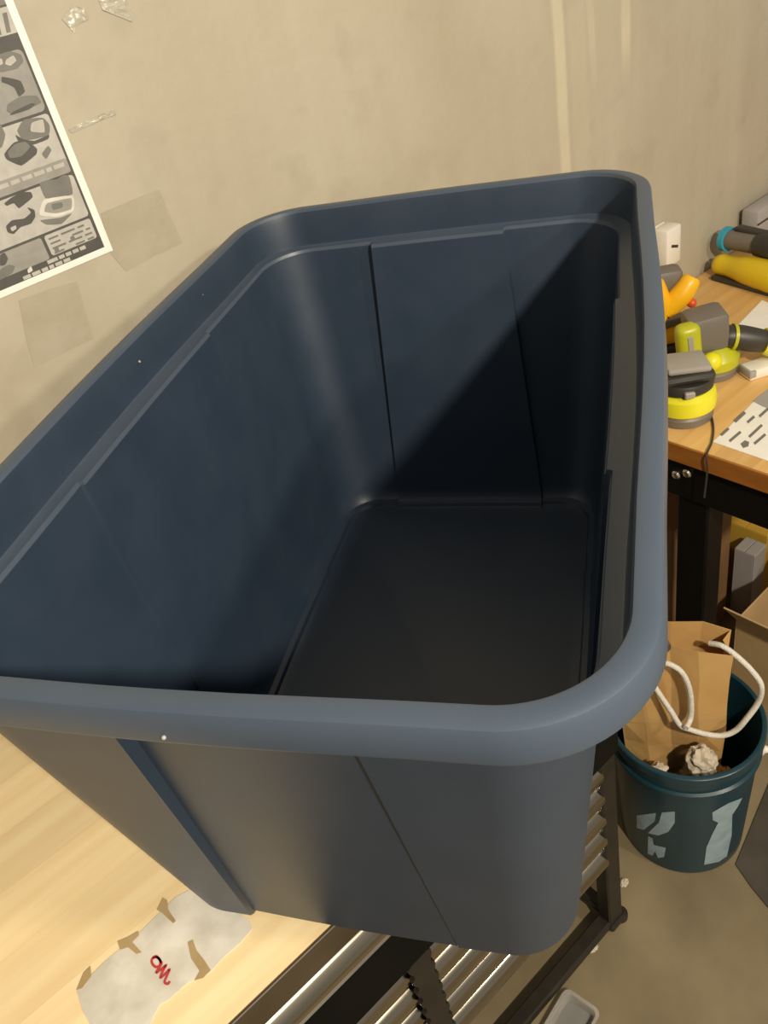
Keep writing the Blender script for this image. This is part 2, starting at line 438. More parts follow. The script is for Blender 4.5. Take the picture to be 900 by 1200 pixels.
# collar and rolled rim
col = []
for z, da, r in ((0.3880, -0.0222, 0.062), (0.424, -0.0185, 0.065), (0.4300, -0.0170, 0.067)):
    col.append(tote_ring(z, TA + da, TB + da, r, 0, 0.005))
bm = new_bm(); loft(bm, col, False, False)
link('collar', bm, 'plastic', tote, True, 32)
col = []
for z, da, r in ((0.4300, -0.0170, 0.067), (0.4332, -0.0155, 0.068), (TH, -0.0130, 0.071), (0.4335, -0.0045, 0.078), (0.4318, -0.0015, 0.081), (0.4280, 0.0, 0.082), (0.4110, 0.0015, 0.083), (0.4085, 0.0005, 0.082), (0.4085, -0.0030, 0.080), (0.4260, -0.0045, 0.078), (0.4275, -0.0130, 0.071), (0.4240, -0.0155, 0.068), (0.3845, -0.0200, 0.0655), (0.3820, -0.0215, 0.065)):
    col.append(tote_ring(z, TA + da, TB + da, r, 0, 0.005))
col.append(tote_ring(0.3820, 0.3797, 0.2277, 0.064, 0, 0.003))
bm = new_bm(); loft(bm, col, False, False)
link('rim', bm, 'plastic_lit', tote, True, 32)
# step between collar and body
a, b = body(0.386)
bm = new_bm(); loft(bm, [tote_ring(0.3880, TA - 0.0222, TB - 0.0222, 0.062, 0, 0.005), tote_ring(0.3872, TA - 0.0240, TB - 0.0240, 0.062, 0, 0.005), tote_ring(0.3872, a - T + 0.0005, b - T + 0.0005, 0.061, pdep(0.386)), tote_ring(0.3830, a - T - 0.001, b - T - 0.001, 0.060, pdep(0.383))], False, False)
link('ledge', bm, 'plastic_lit', tote, True, 40)  # takes the lightened plastic, so light from above is in its colour
# small moulded nubs on the collar
for (x, y, z, nx, ny) in ((-0.2425, 0.19, 0.4125, 1, 0), (-0.2435, 0.03, 0.4125, 1, 0), (-0.145, -0.4135, 0.4150, 0, -1), (0.005, -0.4148, 0.4150, 0, -1)):
    bm = new_bm(); bmesh.ops.create_uvsphere(bm, u_segments=10, v_segments=6, radius=0.0014)
    o = link('nub', bm, 'pale_grey', tote, True, 90); o.location = (x, y, z)

# ------------------------------------------------------------------ torn paper patch on the bench
lab_px = [(90, 1160), (122, 1128), (165, 1092), (205, 1052), (228, 1040), (262, 1062), (292, 1078), (296, 1088), (283, 1104), (262, 1122), (245, 1141), (222, 1151), (214, 1157), (200, 1170), (187, 1178), (180, 1192), (172, 1212), (150, 1216), (130, 1209), (108, 1205), (97, 1184)]
bm = new_bm()
slab(bm, [onz(q, BT + 0.0002) for q in lab_px], (0, 0, 1), 0.0006)
lab = link('paper_patch', bm, 'residue')
tag(lab, 'torn grey-white paper patch with red handwriting stuck on pale workbench', 'paper')
for k, pp in enumerate([[(184, 1066), (191, 1052), (196, 1055), (197, 1066), (206, 1079), (203, 1082), (190, 1070)], [(138, 1103), (150, 1098), (162, 1091), (163, 1096), (155, 1104), (166, 1116), (160, 1118), (150, 1110), (141, 1113)],
                        [(220, 1104), (226, 1101), (230, 1113), (240, 1126), (247, 1137), (238, 1146), (228, 1149), (234, 1138), (224, 1123)], [(98, 1140), (106, 1132), (107, 1144), (96, 1158), (90, 1160)]]):
    bm = new_bm(); slab(bm, [onz(q, BT + 0.0009) for q in pp], (0, 0, 1), 0.0003); link('worn_spot', bm, 'residue_brown', lab)
ink = [[(179, 1123), (184, 1122), (188, 1126), (187, 1132), (182, 1133), (178, 1128), (179, 1123), (184, 1121), (190, 1129)],
       [(190, 1129), (183, 1140), (189, 1136), (195, 1131), (191, 1138), (188, 1146), (194, 1141), (199, 1136), (196, 1143), (193, 1151), (197, 1153), (199, 1150)]]
for s in ink:
    bm = new_bm(); ribbon(bm, smooth_path([onz(q, BT + 0.0013) for q in s], 4), 0.0022, (0, 0, 1), 0.0003); link('handwriting', bm, 'ink_red', lab)

# ------------------------------------------------------------------ poster on the wall
PR, PBZ, PW, PHT = 0.001, 1.4465, 0.279, 0.432
poster = thing('poster', 'black and white tool advertisement sheet pinned on tan wall', 'poster', (PR - PW / 2, WY - 0.0015, PBZ))
def pxz(q):
    p = ony(q, WY - 0.002); return p.x, p.z
def wall_slab(pts, depth, y, m, name, parent):
    bm = new_bm()
    slab(bm, [Vector((x, y, z)) - parent.location for x, z in pts], (0, -1, 0), depth)
    return link(name, bm, m, parent)
bm = new_bm(); box(bm, (-PW / 2, -0.0003, 0), (PW / 2, 0.0003, PHT)); link('sheet', bm, 'paper', poster)
Y0 = WY - 0.0019
def rect(x0, z0, x1, z1, r=0.0):
    if not r: return [(x0, z0), (x1, z0), (x1, z1), (x0, z1)]
    out = []
    for cx, cz, a0 in ((x1 - r, z0 + r, -90), (x1 - r, z1 - r, 0), (x0 + r, z1 - r, 90), (x0 + r, z0 + r, 180)):
        for k in range(5): th = math.radians(a0 + 22.5 * k); out.append((cx + r * math.cos(th), cz + r * math.sin(th)))
    return out
ML = PR - PW + 0.009
MR = PR - 0.009
def zpx(q): return ony(q, WY).z
def prect(x0, z0, x1, z1, m, lay, r=0.0, name='print_panel'):
    return wall_slab(rect(x0, z0, x1, z1, r), 0.00012, Y0 - 0.00012 * lay, m, name, poster)
zb = PBZ + 0.008
prect(ML, zb, MR, PBZ + PHT - 0.010, 'p1', 0)                       # dark ground
# rows from the bottom of the sheet upwards
ZA, ZB, ZC, ZD, ZE, ZF = 1.496, 1.549, 1.618, 1.682, 1.697, 1.722
prect(MR - 0.066, zb + 0.014, MR - 0.004, ZA - 0.003, 'p4', 1, 0.003)   # text box
prect(ML, zb + 0.012, MR - 0.070, ZA - 0.003, 'p3', 1, 0.003)
prect(ML, ZA, MR - 0.003, ZB - 0.003, 'p4', 1, 0.004)
prect(ML, ZB, MR - 0.003, ZC - 0.003, 'p4', 1, 0.004)
prect(ML, ZB, MR - 0.003, ZB + 0.016, 'p3', 2, 0.003)
zr2 = ZB
prect(ML, ZC, MR - 0.003, ZD, 'p3', 1, 0.006)
prect(ML, ZE, MR, ZF, 'p4', 1)
zr4 = ZE - 0.002
prect(ML, ZF + 0.002, MR, PBZ + PHT - 0.010, 'p2', 1)
# lines of small print
for i in range(4):
    zz = ZA - 0.008 - i * 0.0058
    x = MR - 0.062
    while x < MR - 0.012:
        l = random.uniform(0.008, 0.02)
        prect(x, zz - 0.0012, min(x + l, MR - 0.008), zz + 0.0010, 'p2', 3, 0, 'small_print'); x += l + 0.004 + (0.012 if i % 2 and x < MR - 0.045 else 0)
for (x, z) in ((MR - 0.058, zb + 0.0190), (MR - 0.034, zb + 0.024)):
    prect(x - 0.003, z - 0.003, x + 0.003, z + 0.003, 'p2', 4, 0.0028, 'print_dot')
for i, (l0, l1) in enumerate(((0.075, 0.03), (0.11, 0.045))):
    x = MR - l0
    while x < MR - l1:
        l = random.uniform(0.006, 0.014); prect(x, zb + 0.0070 - i * 0.0062, x + l, zb + 0.0112 - i * 0.0062, 'p4', 3, 0, 'caption_letter'); x += l + 0.002
x = MR - 0.125
while x < MR - 0.01:
    l = random.uniform(0.006, 0.016); prect(x, zr2 + 0.008, min(x + l, MR - 0.008), zr2 + 0.0125, 'p4', 3, 0, 'caption_letter'); x += l + 0.003
# the end of the heading: two slanted strokes
for dx in (0.014, 0.003):
    x = MR - dx
    wall_slab([(x - 0.009, zr4 + 0.004), (x - 0.004, zr4 + 0.004), (x + 0.000, zr4 + 0.022), (x - 0.005, zr4 + 0.022)], 0.0001, Y0 - 0.0005, 'p2', 'heading_letter', poster)
# pictured tools traced as flat print
prints = [
 ('p2', [(20, 153), (28, 140), (50, 138), (58, 147), (57, 158), (40, 163), (27, 164)]), ('p1', [(18, 158), (27, 163), (40, 165), (57, 158), (56, 163), (37, 170), (22, 166)]), ('p4', [(37, 144), (50, 140), (52, 155), (36, 154)]),
 ('p1', [(5, 180), (16, 167), (30, 164), (43, 174), (42, 181), (25, 194), (8, 187)]), ('p2', [(9, 178), (17, 169), (29, 166), (35, 172), (25, 183), (12, 185)]), ('p2', [(49, 180), (56, 171), (60, 176), (54, 186)]),
 ('p2', [(0, 64), (12, 60), (24, 64), (27, 72), (20, 80), (8, 83), (0, 84)]), ('p4', [(7, 70), (15, 65), (19, 71), (12, 77), (6, 75)]), ('p4', [(-3, 69), (2, 69), (3, 75), (-3, 77)]),
 ('p1', [(2, 90), (14, 92), (24, 95), (29, 107), (22, 113), (17, 103), (8, 98), (2, 96)]), ('p2', [(9, 122), (24, 113), (42, 112), (48, 120), (34, 127), (14, 133), (8, 130)]), ('p1', [(15, 131), (36, 121), (41, 122), (34, 128), (12, 135)]),
 ('p1', [(5, 238), (14, 231), (26, 225), (36, 225), (38, 231), (30, 238), (22, 244), (16, 238), (8, 241)]), ('p1', [(7, 265), (14, 258), (28, 256), (36, 249), (32, 243), (40, 246), (41, 254), (36, 262), (24, 266), (16, 274), (9, 272)]), ('p4', [(12, 267), (18, 264), (19, 268), (14, 271)]),
 ('p2', [(46, 215), (55, 211), (66, 210), (74, 205), (81, 207), (85, 227), (70, 231), (53, 232)]), ('p5', [(51, 234), (85, 229), (86, 247), (66, 254), (46, 252)]), ('p3', [(55, 238), (83, 232), (83, 245), (66, 250), (52, 248)]), ('p2', [(60, 239), (72, 237), (73, 243), (62, 246)]),
 ('p2', [(47, 258), (70, 255), (84, 250), (72, 262), (55, 263)]), ('p1', [(0, 299), (5, 296), (9, 303), (6, 310), (0, 311)]), ('p2', [(0, 316), (10, 310), (17, 312), (14, 320), (0, 328)]), ('p5', [(32, 316), (36, 312), (38, 317), (33, 320)]), ('p2', [(-8, 140), (0, 145), (6, 158), (2, 172), (-8, 175)])]
def round_off(pts, n=3):
    out = []; k = len(pts)
    for i_ in range(k):
        a, b, c, d = (Vector(pts[(i_ + j_) % k]) for j_ in (-1, 0, 1, 2))
        for m_ in range(n):
            t = m_ / n
            out.append(tuple(0.5 * ((2 * b) + (c - a) * t * 0.45 + (2 * a - 5 * b + 4 * c - d) * t * t * 0 + (-(c - a) * 0.45 * 2 + 6 * (c - b) - (d - b) * 0.45) * t * t + ((c - a) * 0.45 - 4 * (c - b) + (d - b) * 0.45) * t ** 3)))
    return out
for i, (m, pp) in enumerate(prints):
    wall_slab(round_off([pxz(q) for q in pp]), 0.0001, Y0 - 0.0006 - 0.00001 * i, m, 'printed_tool', poster)

# ------------------------------------------------------------------ tape on the wall
def wall_patch(name, px, m, label, th=0.0005, group=None, wrinkle=0.0):
    c = [ony(q, WY) for q in px]
    ctr = sum(c, Vector()) / len(c)
    bm = new_bm()
    slab(bm, [p - ctr + Vector((0, -0.0002, 0)) for p in c], (0, -1, 0), th)
    if wrinkle:
        bmesh.ops.triangulate(bm, faces=bm.faces)
        bmesh.ops.subdivide_edges(bm, edges=bm.edges, cuts=3, use_grid_fill=True)
        for v in bm.verts: v.co.y -= abs(noise.noise(v.co * 140)) * wrinkle
    o = link(name, bm, m); o.location = ctr
    return tag(o, label, 'tape', group)
wall_patch('tape_patch', [(22, 352), (60, 338), (90, 330), (100, 365), (109, 396), (72, 414), (40, 430), (30, 395)], 'tape', 'square brown tape patch on wall below the poster corner')
wall_patch('tape_patch', [(118, 250), (150, 236), (186, 222), (198, 250), (214, 284), (180, 300), (148, 318), (130, 298)], 'tape', 'square brown tape patch on wall beside the poster corner')
wall_patch('tape_strip', [(80, 152), (100, 142), (120, 133), (134, 128), (136, 134), (118, 141), (100, 149), (84, 156)], 'tape_clear', 'narrow strip of shiny clear tape on wall beside the poster', 0.0005, None, 0.0015)
wall_patch('tape_strip', [(72, 22), (84, 6), (100, 10), (104, 22), (92, 28), (86, 38)], 'tape_clear', 'small crumpled clear tape scrap on wall near top of poster', 0.0005, None, 0.0025)
wall_patch('tape_strip', [(112, -8), (130, -10), (146, -6), (152, 10), (155, 26), (146, 18), (134, 14), (120, 12)], 'tape_clear', 'larger crumpled clear tape scrap on wall above the shiny strip', 0.0005, None, 0.0025)

# ------------------------------------------------------------------ outlet
oc = ony((769, 287), WY)
ol = thing('power_outlet', 'white boxy power outlet on wall behind the blue tote', 'power outlet', (oc.x, WY, oc.z))
bm = new_bm(); box(bm, (-0.032, -0.006, -0.045), (0.024, -0.0005, 0.045), 0.002, 2); link('cover_plate', bm, 'white_plastic', ol, True)
bm = new_bm(); box(bm, (-0.026, -0.045, -0.040), (0.028, -0.005, 0.045), 0.005, 2); a = link('adapter', bm, 'white_plastic', ol, True)
bm = new_bm(); box(bm, (-0.012, -0.0465, 0.000), (0.014, -0.0445, 0.006), 0.0008, 1, Matrix.Rotation(0.35, 4, 'Y')); link('slot', bm, 'tool_dark', a)

# ------------------------------------------------------------------ tools on the right bench
HR = Vector((CR.x, CR.y, 0)).normalized()       # sideways as one faces the wall corner
RZ = math.atan2(HR.y, HR.x)
def on_rb(q): return onz(q, RT)
# front palm sander
p = on_rb((801, 486))
t = thing('palm_sander', 'bright yellow round palm sander with grey battery top, nearest the bench end', 'sander', p, RZ)
bm = new_bm(); lathe(bm, [(0.046, 0), (0.052, 0.002), (0.053, 0.016), (0.050, 0.020)], 40); link('sanding_pad', bm, 'tool_grey', t, True)
bm = new_bm(); lathe(bm, [(0.050, 0.0202), (0.056, 0.026), (0.0575, 0.040), (0.055, 0.054), (0.046, 0.062)], 40); link('skirt', bm, 'yellow', t, True)
bm = new_bm(); lathe(bm, [(0.046, 0.0622), (0.051, 0.066), (0.052, 0.078), (0.049, 0.084)], 40, sx=1.0, sy=0.95); c = link('collar', bm, 'tool_dark', t, True)
bm = new_bm(); box(bm, (-0.014, -0.056, 0.066), (0.004, -0.046, 0.078), 0.002, 1); link('switch', bm, 'tool_pale', c)
bm = new_bm(); box(bm, (-0.048, -0.040, 0.0842), (0.046, 0.040, 0.104), 0.010, 2); link('battery_shoulder', bm, 'tool_dark', t, True)
bm = new_bm(); box(bm, (-0.044, -0.034, 0.103), (0.034, 0.034, 0.116), 0.006, 2, Matrix.Rotation(0.05, 4, 'Y')); link('battery', bm, 'tool_pale', t, True)
# its cord
bm = new_bm()
a = on_rb((826, 478))
pts = [a + Vector((0, 0, 0.010)), on_rb((833, 488)) + Vector((0, 0, 0.004)), on_rb((836, 503)) + Vector((0, 0, 0.003)), on_rb((834, 520)) + Vector((0, 0, 0.003)), Vector((0.7145, on_rb((833, 530)).y, RT + 0.001)), Vector((0.712, on_rb((832, 534)).y, RT - 0.03)), Vector((0.713, on_rb((830, 536)).y + 0.004, RT - 0.09))]
tube(bm, smooth_path(pts, 6), 0.0018, 6)
cord = link('cord', bm, 'tool_dark', None, True); tag(cord, 'thin dark cord hanging over the orange-brown bench end', 'cord')

# lime detail sander with long handle
p = on_rb((834, 436))
t = thing('handle_sander', 'lime power tool with grey head and dark handle pointing away over the bench', 'power tool', p, RZ)
bm = new_bm(); lathe(bm, [(0.040, 0), (0.046, 0.002), (0.047, 0.014), (0.044, 0.017)], 36); link('base_pad', bm, 'tool_grey', t, True)
bm = new_bm(); lathe(bm, [(0.044, 0.0172), (0.050, 0.024), (0.050, 0.042), (0.040, 0.056), (0.030, 0.064)], 36); link('skirt', bm, 'lime', t, True)
TL = Matrix.Translation((-0.008, 0, 0)) @ Matrix.Rotation(-0.10, 4, 'Y')
bm = new_bm(); box(bm, (-0.036, -0.034, 0.060), (0.040, 0.036, 0.136), 0.012, 2, TL); h = link('motor_head', bm, 'tool_grey', t, True)
bm = new_bm(); box(bm, (-0.062, -0.048, 0.030), (-0.016, -0.010, 0.134), 0.014, 3, TL); s = link('shell', bm, 'lime', t, True)
bm = new_bm(); box(bm, (-0.044, -0.0495, 0.070), (-0.034, -0.047, 0.116), 0.001, 1, TL); link('grip_slot', bm, 'tool_pale', s)
bm = new_bm(); bmesh.ops.create_uvsphere(bm, u_segments=20, v_segments=12, radius=0.019, matrix=Matrix.Translation((-0.016, -0.046, 0.050))); link('knob', bm, 'yellow', t, True, 90)
hp = [(0.020, -0.012, 0.080), (0.040, -0.014, 0.076), (0.065, -0.018, 0.068), (0.088, -0.020, 0.061)]
bm = new_bm(); tube(bm, smooth_path(hp, 5), [0.021 + 0.003 * math.sin(i / 15 * 3.1) for i in range(16)], 18); hd = link('handle', bm, 'tool_dark', t, True)
bm = new_bm(); tube(bm, [(0.030, -0.0135, 0.078), (0.036, -0.0138, 0.0768)], 0.0255, 20); link('handle_ring', bm, 'lime', hd, True)
bm = new_bm(); tube(bm, smooth_path([(0.0885, -0.020, 0.061), (0.115, -0.021, 0.054), (0.150, -0.022, 0.047)], 4), [0.024, 0.026, 0.028, 0.029, 0.030, 0.030, 0.029, 0.025, 0.018], 18); link('handle_end', bm, 'yellow', t, True)

# amber tool behind
p = on_rb((784, 408))
t = thing('jigsaw', 'amber power tool with forked grey top, between the blue tote and the lime tool', 'power tool', p, RZ)
t.scale = (1.22, 1.22, 1.22)
bm = new_bm(); box(bm, (-0.045, -0.035, 0), (0.025, 0.035, 0.018), 0.004, 2); link('foot_plate', bm, 'tool_dark', t, True)
bm = new_bm(); box(bm, (-0.042, -0.026, 0.0182), (0.020, 0.026, 0.055), 0.009, 2); link('lower_body', bm, 'amber', t, True)
bm = new_bm(); box(bm, (-0.040, -0.028, 0.050), (0.030, 0.028, 0.072), 0.007, 2, Matrix.Rotation(-0.2, 4, 'Y')); link('grey_band', bm, 'tool_grey', t, True)
for (x0, z0, x1, z1) in ((-0.022, 0.065, -0.030, 0.135), (-0.010, 0.078, 0.034, 0.128)):
    bm = new_bm(); tube(bm, smooth_path([(x0, -0.01, z0), ((x0 + x1) / 2 + 0.004, -0.014, (z0 + z1) / 2), (x1, -0.01, z1)], 4), [0.019] * 4 + [0.019, 0.018, 0.017, 0.016, 0.012], 14); link('arm', bm, 'amber', t, True)
bm = new_bm(); box(bm, (-0.04, -0.006, 0.098), (0.022, 0.034, 0.142), 0.010, 2); link('top_cap', bm, 'tool_grey', t, True)
bm = new_bm(); bmesh.ops.create_uvsphere(bm, u_segments=12, v_segments=8, radius=0.008, matrix=Matrix.Translation((0.030, -0.022, 0.088))); link('trigger', bm, 'red', t, True, 90)

# golden tool with cyan ring
p0 = on_rb((838, 322)); p1 = on_rb((905, 341))
d = (p1 - p0); L_ = d.length; rz = math.atan2(d.y, d.x)
t = thing('handheld_blower', 'golden yellow tool with black barrel and cyan ring, lying by the wall', 'power tool', p0 + Vector((0, 0, 0)), rz)
bm = new_bm()
tube(bm, smooth_path([(0.0, 0, 0.030), (0.03, 0, 0.030), (0.10, -0.004, 0.034), (0.18, -0.008, 0.036), (0.26, -0.008, 0.036)], 5), [0.014, 0.019, 0.022, 0.024, 0.025, 0.024, 0.024, 0.025, 0.027, 0.030, 0.032, 0.033, 0.034, 0.034, 0.035, 0.035, 0.035, 0.034, 0.032, 0.03, 0.024], 18)
link('body', bm, 'golden', t, True)
bm = new_bm(); box(bm, (0.012, -0.03, 0.0005), (0.25, 0.028, 0.012), 0.004, 2); link('base', bm, 'tool_dark', t, True)
bm = new_bm(); tube(bm, [(0.008, 0.032, 0.078), (0.09, 0.032, 0.082)], 0.022, 20); b_ = link('barrel', bm, 'tool_grey', t, True, 50)
bm = new_bm(); tube(bm, [(-0.004, 0.032, 0.0775), (0.010, 0.032, 0.078)], 0.028, 22); link('ring', bm, 'cyan', b_, True, 50)
bm = new_bm(); tube(bm, [(0.0905, 0.032, 0.082), (0.17, 0.032, 0.086), (0.26, 0.030, 0.086)], [0.026, 0.031, 0.030], 20); link('motor', bm, 'tool_dark', t, True, 50)
bm = new_bm(); box(bm, (0.02, 0.030, 0.098), (0.10, 0.055, 0.110), 0.004, 2); link('top_strap', bm, 'tool_dark', t, True)

# pale grey case leaning by the wall behind it
a = ony((868, 291), 0.47)
cs = thing('case', 'pale grey flat case standing behind the golden tool against the wall', 'case', (a.x + 0.10, 0.455, RT))
bm = new_bm(); box(bm, (-0.095, -0.022, 0.001), (0.16, 0.022, 0.105), 0.006, 2); b_ = link('shell', bm, 'pale_grey', cs, True)
bm = new_bm(); box(bm, (-0.095, -0.0235, 0.070), (0.16, -0.0215, 0.074)); link('seam', bm, 'tool_dark', b_)

# papers on the right bench
def flat_on_bench(name, px, m, label, z=RT + 0.0004, th=0.0008):
    c = [onz(q, z) for q in px]; ctr = sum(c, Vector()) / len(c)
    bm = new_bm(); slab(bm, [p - ctr for p in c], (0, 0, 1), th)
    o = link(name, bm, m); o.location = ctr
    return tag(o, label, 'paper')
sh = flat_on_bench('printed_sheet', [(835, 518), (852, 503), (888, 466), (905, 455), (935, 470), (925, 520), (905, 542), (870, 530)], 'paper', 'white printed sheet lying at the orange-brown bench end')
def on_sheet(m, pp, name, lay=0):
    bm = new_bm(); slab(bm, [onz(q, RT + 0.0014 + lay * 0.0003) - sh.location for q in pp], (0, 0, 1), 0.0002); link(name, bm, m, sh)
on_sheet('pale_grey', [(882, 470), (905, 452), (932, 470), (926, 488), (893, 476)], 'grey_header')
for a_, b_, wd in (((861, 494), (873, 483), 4), ((845, 510), (854, 502), 3), ((855, 517), (868, 506), 3), ((878, 512), (893, 498), 3), ((876, 495), (884, 488), 3), ((884, 520), (897, 509), 3), ((890, 488), (900, 479), 3)):
    v = Vector(b_) - Vector(a_); n_ = Vector((-v.y, v.x)).normalized() * wd / 2
    on_sheet('p2', [tuple(Vector(a_) + n_), tuple(Vector(b_) + n_), tuple(Vector(b_) - n_), tuple(Vector(a_) - n_)], 'text_line', 1)
on_sheet('p2', [(868, 520), (873, 516), (878, 518), (877, 523), (871, 525)], 'print_spot', 1)
flat_on_bench('paper_sheet', [(860, 386), (893, 352), (940, 372), (925, 405), (900, 398)], 'paper', 'plain white sheet under the end of the dark tool handle', RT + 0.0004)
# small white block beside the handle
a = on_rb((890, 437))
wbk = thing('eraser_block', 'small white block lying beside the lime tool', 'block', a, RZ + 0.25)
bm = new_bm(); box(bm, (-0.034, -0.02, 0.0), (0.034, 0.02, 0.022), 0.005, 2); link('block', bm, 'white_plastic', wbk, True)
bm = new_bm(); box(bm, (-0.0345, -0.0205, 0.004), (-0.018, 0.0205, 0.0215), 0.004, 2); link('sleeve', bm, 'pale_grey', wbk, True)

# ------------------------------------------------------------------ bucket with rubbish
BC = Vector((0.557, 0.0, 0.0))
bk = thing('bucket', 'teal plastic bucket with pale lettering holding a kraft paper bag', 'bucket', BC)
RB_, RT_, BH = 0.126, 0.142, 0.365
def brad(z): return RB_ + (RT_ - RB_) * z / BH
bm = new_bm()
lathe(bm, [(RB_ - 0.006, 0.0), (RB_, 0.004), (brad(0.297), 0.297), (brad(0.30) + 0.006, 0.300), (brad(0.30) + 0.006, 0.307), (brad(0.31), 0.310), (RT_, BH - 0.022), (RT_ + 0.006, BH - 0.020), (RT_ + 0.006, BH - 0.002), (RT_ + 0.003, BH), (RT_ - 0.003, BH), (RT_ - 0.004, BH - 0.01), (RB_ - 0.004, 0.006)], 64)
link('shell', bm, 'teal', bk, True, 50)
def on_bucket(q):
    d = ray(q).normalized(); t0 = 0.8
    for k in range(1400):
        p_ = CAM + d * (t0 + k * 0.001); r_ = math.hypot(p_.x - BC.x, p_.y - BC.y)
        if 0 < p_.z < BH and r_ <= brad(p_.z) + 0.0006: return p_
    return None
def bucket_mark(pp):
    sc = 200 / 727
    P_ = [(700 + x * sc, 715 + y * sc) for x, y in pp]
    bm = new_bm()
    # fan-subdivide the outline so that it follows the curved side
    vs_ = [bm.verts.new((x, y, 0)) for x, y in P_]
    f_ = bm.faces.new(vs_)
    bmesh.ops.triangulate(bm, faces=[f_])
    bmesh.ops.subdivide_edges(bm, edges=bm.edges, cuts=3, use_grid_fill=True)
    for v in bm.verts:
        h_ = on_bucket((v.co.x, v.co.y))
        if h_ is None:
            bm.free(); return
        v.co = h_ - BC
    link('lettering', bm, 'teal_print', bk, True)
for pp in ([(168, 875), (250, 864), (244, 900), (205, 930), (198, 936), (168, 928)], [(262, 905), (275, 862), (330, 858), (330, 905), (302, 945), (260, 960), (215, 950)],
           [(217, 962), (235, 972), (240, 1000), (292, 1012), (284, 1052), (258, 1056), (246, 1028), (235, 1046), (214, 1038)],
           [(490, 862), (560, 822), (618, 800), (598, 838), (575, 872), (572, 960), (552, 1048), (518, 1072), (455, 1085), (465, 1010), (492, 950), (515, 905), (492, 895)]):
    bucket_mark(pp)
# bail ears and wire
ang = math.atan2(-HR.y, -HR.x)
for s_ in (0, math.pi):
    e = Matrix.Rotation(ang + s_ - 0.35, 4, 'Z')
    bm = new_bm(); lathe(bm, [(0.014, 0), (0.014, 0.006), (0.008, 0.010), (0.006, 0.016)], 14, Matrix.Translation((0, 0, 0.296)) @ e @ Matrix.Translation((brad(0.296), 0, 0)) @ Matrix.Rotation(math.pi / 2, 4, 'Y')); link('bail_ear', bm, 'white_plastic', bk, True)
# kraft bag leaning in the bucket
nb = Vector((CAM.x - BC.x, CAM.y - BC.y, 0)).normalized()        # bag's broad face direction
sb = Vector((-nb.y, nb.x, 0))                                    # sideways, to the right as seen
p_bag = BC + nb * 0.02
right_x = (onplane((857, 760), p_bag, nb) - p_bag).dot(sb)
ztop = onplane((857, 758), p_bag, nb).z
bag = thing('paper_bag', 'brown kraft paper bag with white cord handles standing in teal bucket', 'paper bag', p_bag + Vector((0, 0, 0.02)))
bagW, bagD = 0.205, 0.065
def bagp(u, v, z):       # u right, v back
    return sb * u - nb * v + Vector((0, 0, z))
bm = new_bm()
u1 = right_x; u0 = right_x - bagW
hz = ztop - 0.02
rings = []
for k in range(9):
    z = hz * k / 8
    sq = 0.8 + 0.2 * k / 8
    um = (u0 + u1) / 2 * (0.35 + 0.65 * k / 8)
    hw = bagW / 2 * (0.78 + 0.22 * k / 8)
    ring = []
    for (fu, fv) in ((-1, 0), (-0.5, -0.12), (0, 0.1), (0.5, -0.08), (1, 0), (0.93, 0.5), (1, 1), (0.5, 1.05), (0, 0.95), (-0.5, 1.05), (-1, 1), (-0.93, 0.5)):
        q_ = bagp(um + hw * fu, bagD * (fv - 0.25) * (0.75 + 0.25 * k / 8), z + (0.006 * math.sin(fu * 5) if k == 8 else 0))
        q_ += Vector((noise.noise(q_ * 30 + Vector((3, 1, 2))), noise.noise(q_ * 30), 0)) * 0.008
        ring.append(q_)
    rings.append(ring)
inner_ = [[p_ * 0.985 + (sum(r_, Vector()) / len(r_)) * 0.015 for p_ in r_] for r_ in rings[::-1]]
loft(bm, rings + inner_, True, True)
link('bag_body', bm, 'kraft', bag)
def handle(px, dist):
    bm = new_bm()
    c_ = [onplane(q_, p_bag + nb * dd, nb) - bag.location for q_, dd in zip(px, dist)]
    tube(bm, smooth_path(c_, 7), 0.0052, 8)
    link('cord_handle', bm, 'rope', bag, True, 80)
handle([(832, 754), (846, 757), (862, 768), (880, 785), (892, 803), (889, 822), (875, 842), (862, 856), (846, 862), (826, 860), (806, 854), (797, 850), (788, 836), (776, 818), (764, 800)], [-0.01, 0.0, 0.01, 0.02, 0.03, 0.03, 0.04, 0.045, 0.05, 0.052, 0.05, 0.048, 0.045, 0.04, 0.034])
handle([(772, 776), (786, 779), (799, 788), (807, 804), (810, 824), (809, 842), (804, 853)], [0.03, 0.035, 0.037, 0.037, 0.037, 0.040, 0.060])

def crumple(name, ctr, rad, m, label, sx=1, sz=1, cat='tissue', amp=0.35, f=1.0, seed=0):
    bm = new_bm(); bmesh.ops.create_icosphere(bm, subdivisions=4, radius=1)
    for v in bm.verts:
        n_ = v.co.normalized(); k = 1 + amp * noise.noise(n_ * 2.1 * f + Vector((seed, 0, 0))) + 0.5 * amp * abs(noise.noise(n_ * 5 * f + Vector((0, seed, 0))))
        v.co = Vector((n_.x * rad * sx * k, n_.y * rad * k, n_.z * rad * sz * k))
    o = link(name, bm, m, None, True, 25); o.location = ctr
    return tag(o, label, cat)
def in_bucket(q, z): return onz(q, z)
crumple('tissue_wad', in_bucket((822, 893), 0.325), 0.028, 'tissue', 'crumpled white tissue in front of the kraft bag inside teal bucket', 0.9, 1.15, amp=0.4, f=1.1, seed=3)
crumple('paper_wad', in_bucket((846, 911), 0.262), 0.018, 'kraft', 'crumpled brown paper beneath the white tissue inside teal bucket', 1.2, 0.8, cat='paper', amp=0.7, f=1.4, seed=8)
crumple('paper_wad', in_bucket((770, 905), 0.30), 0.016, 'tissue', 'small white paper ball at the bucket rim below the kraft bag', 1.2, 0.8, cat='paper', amp=0.6, seed=5)

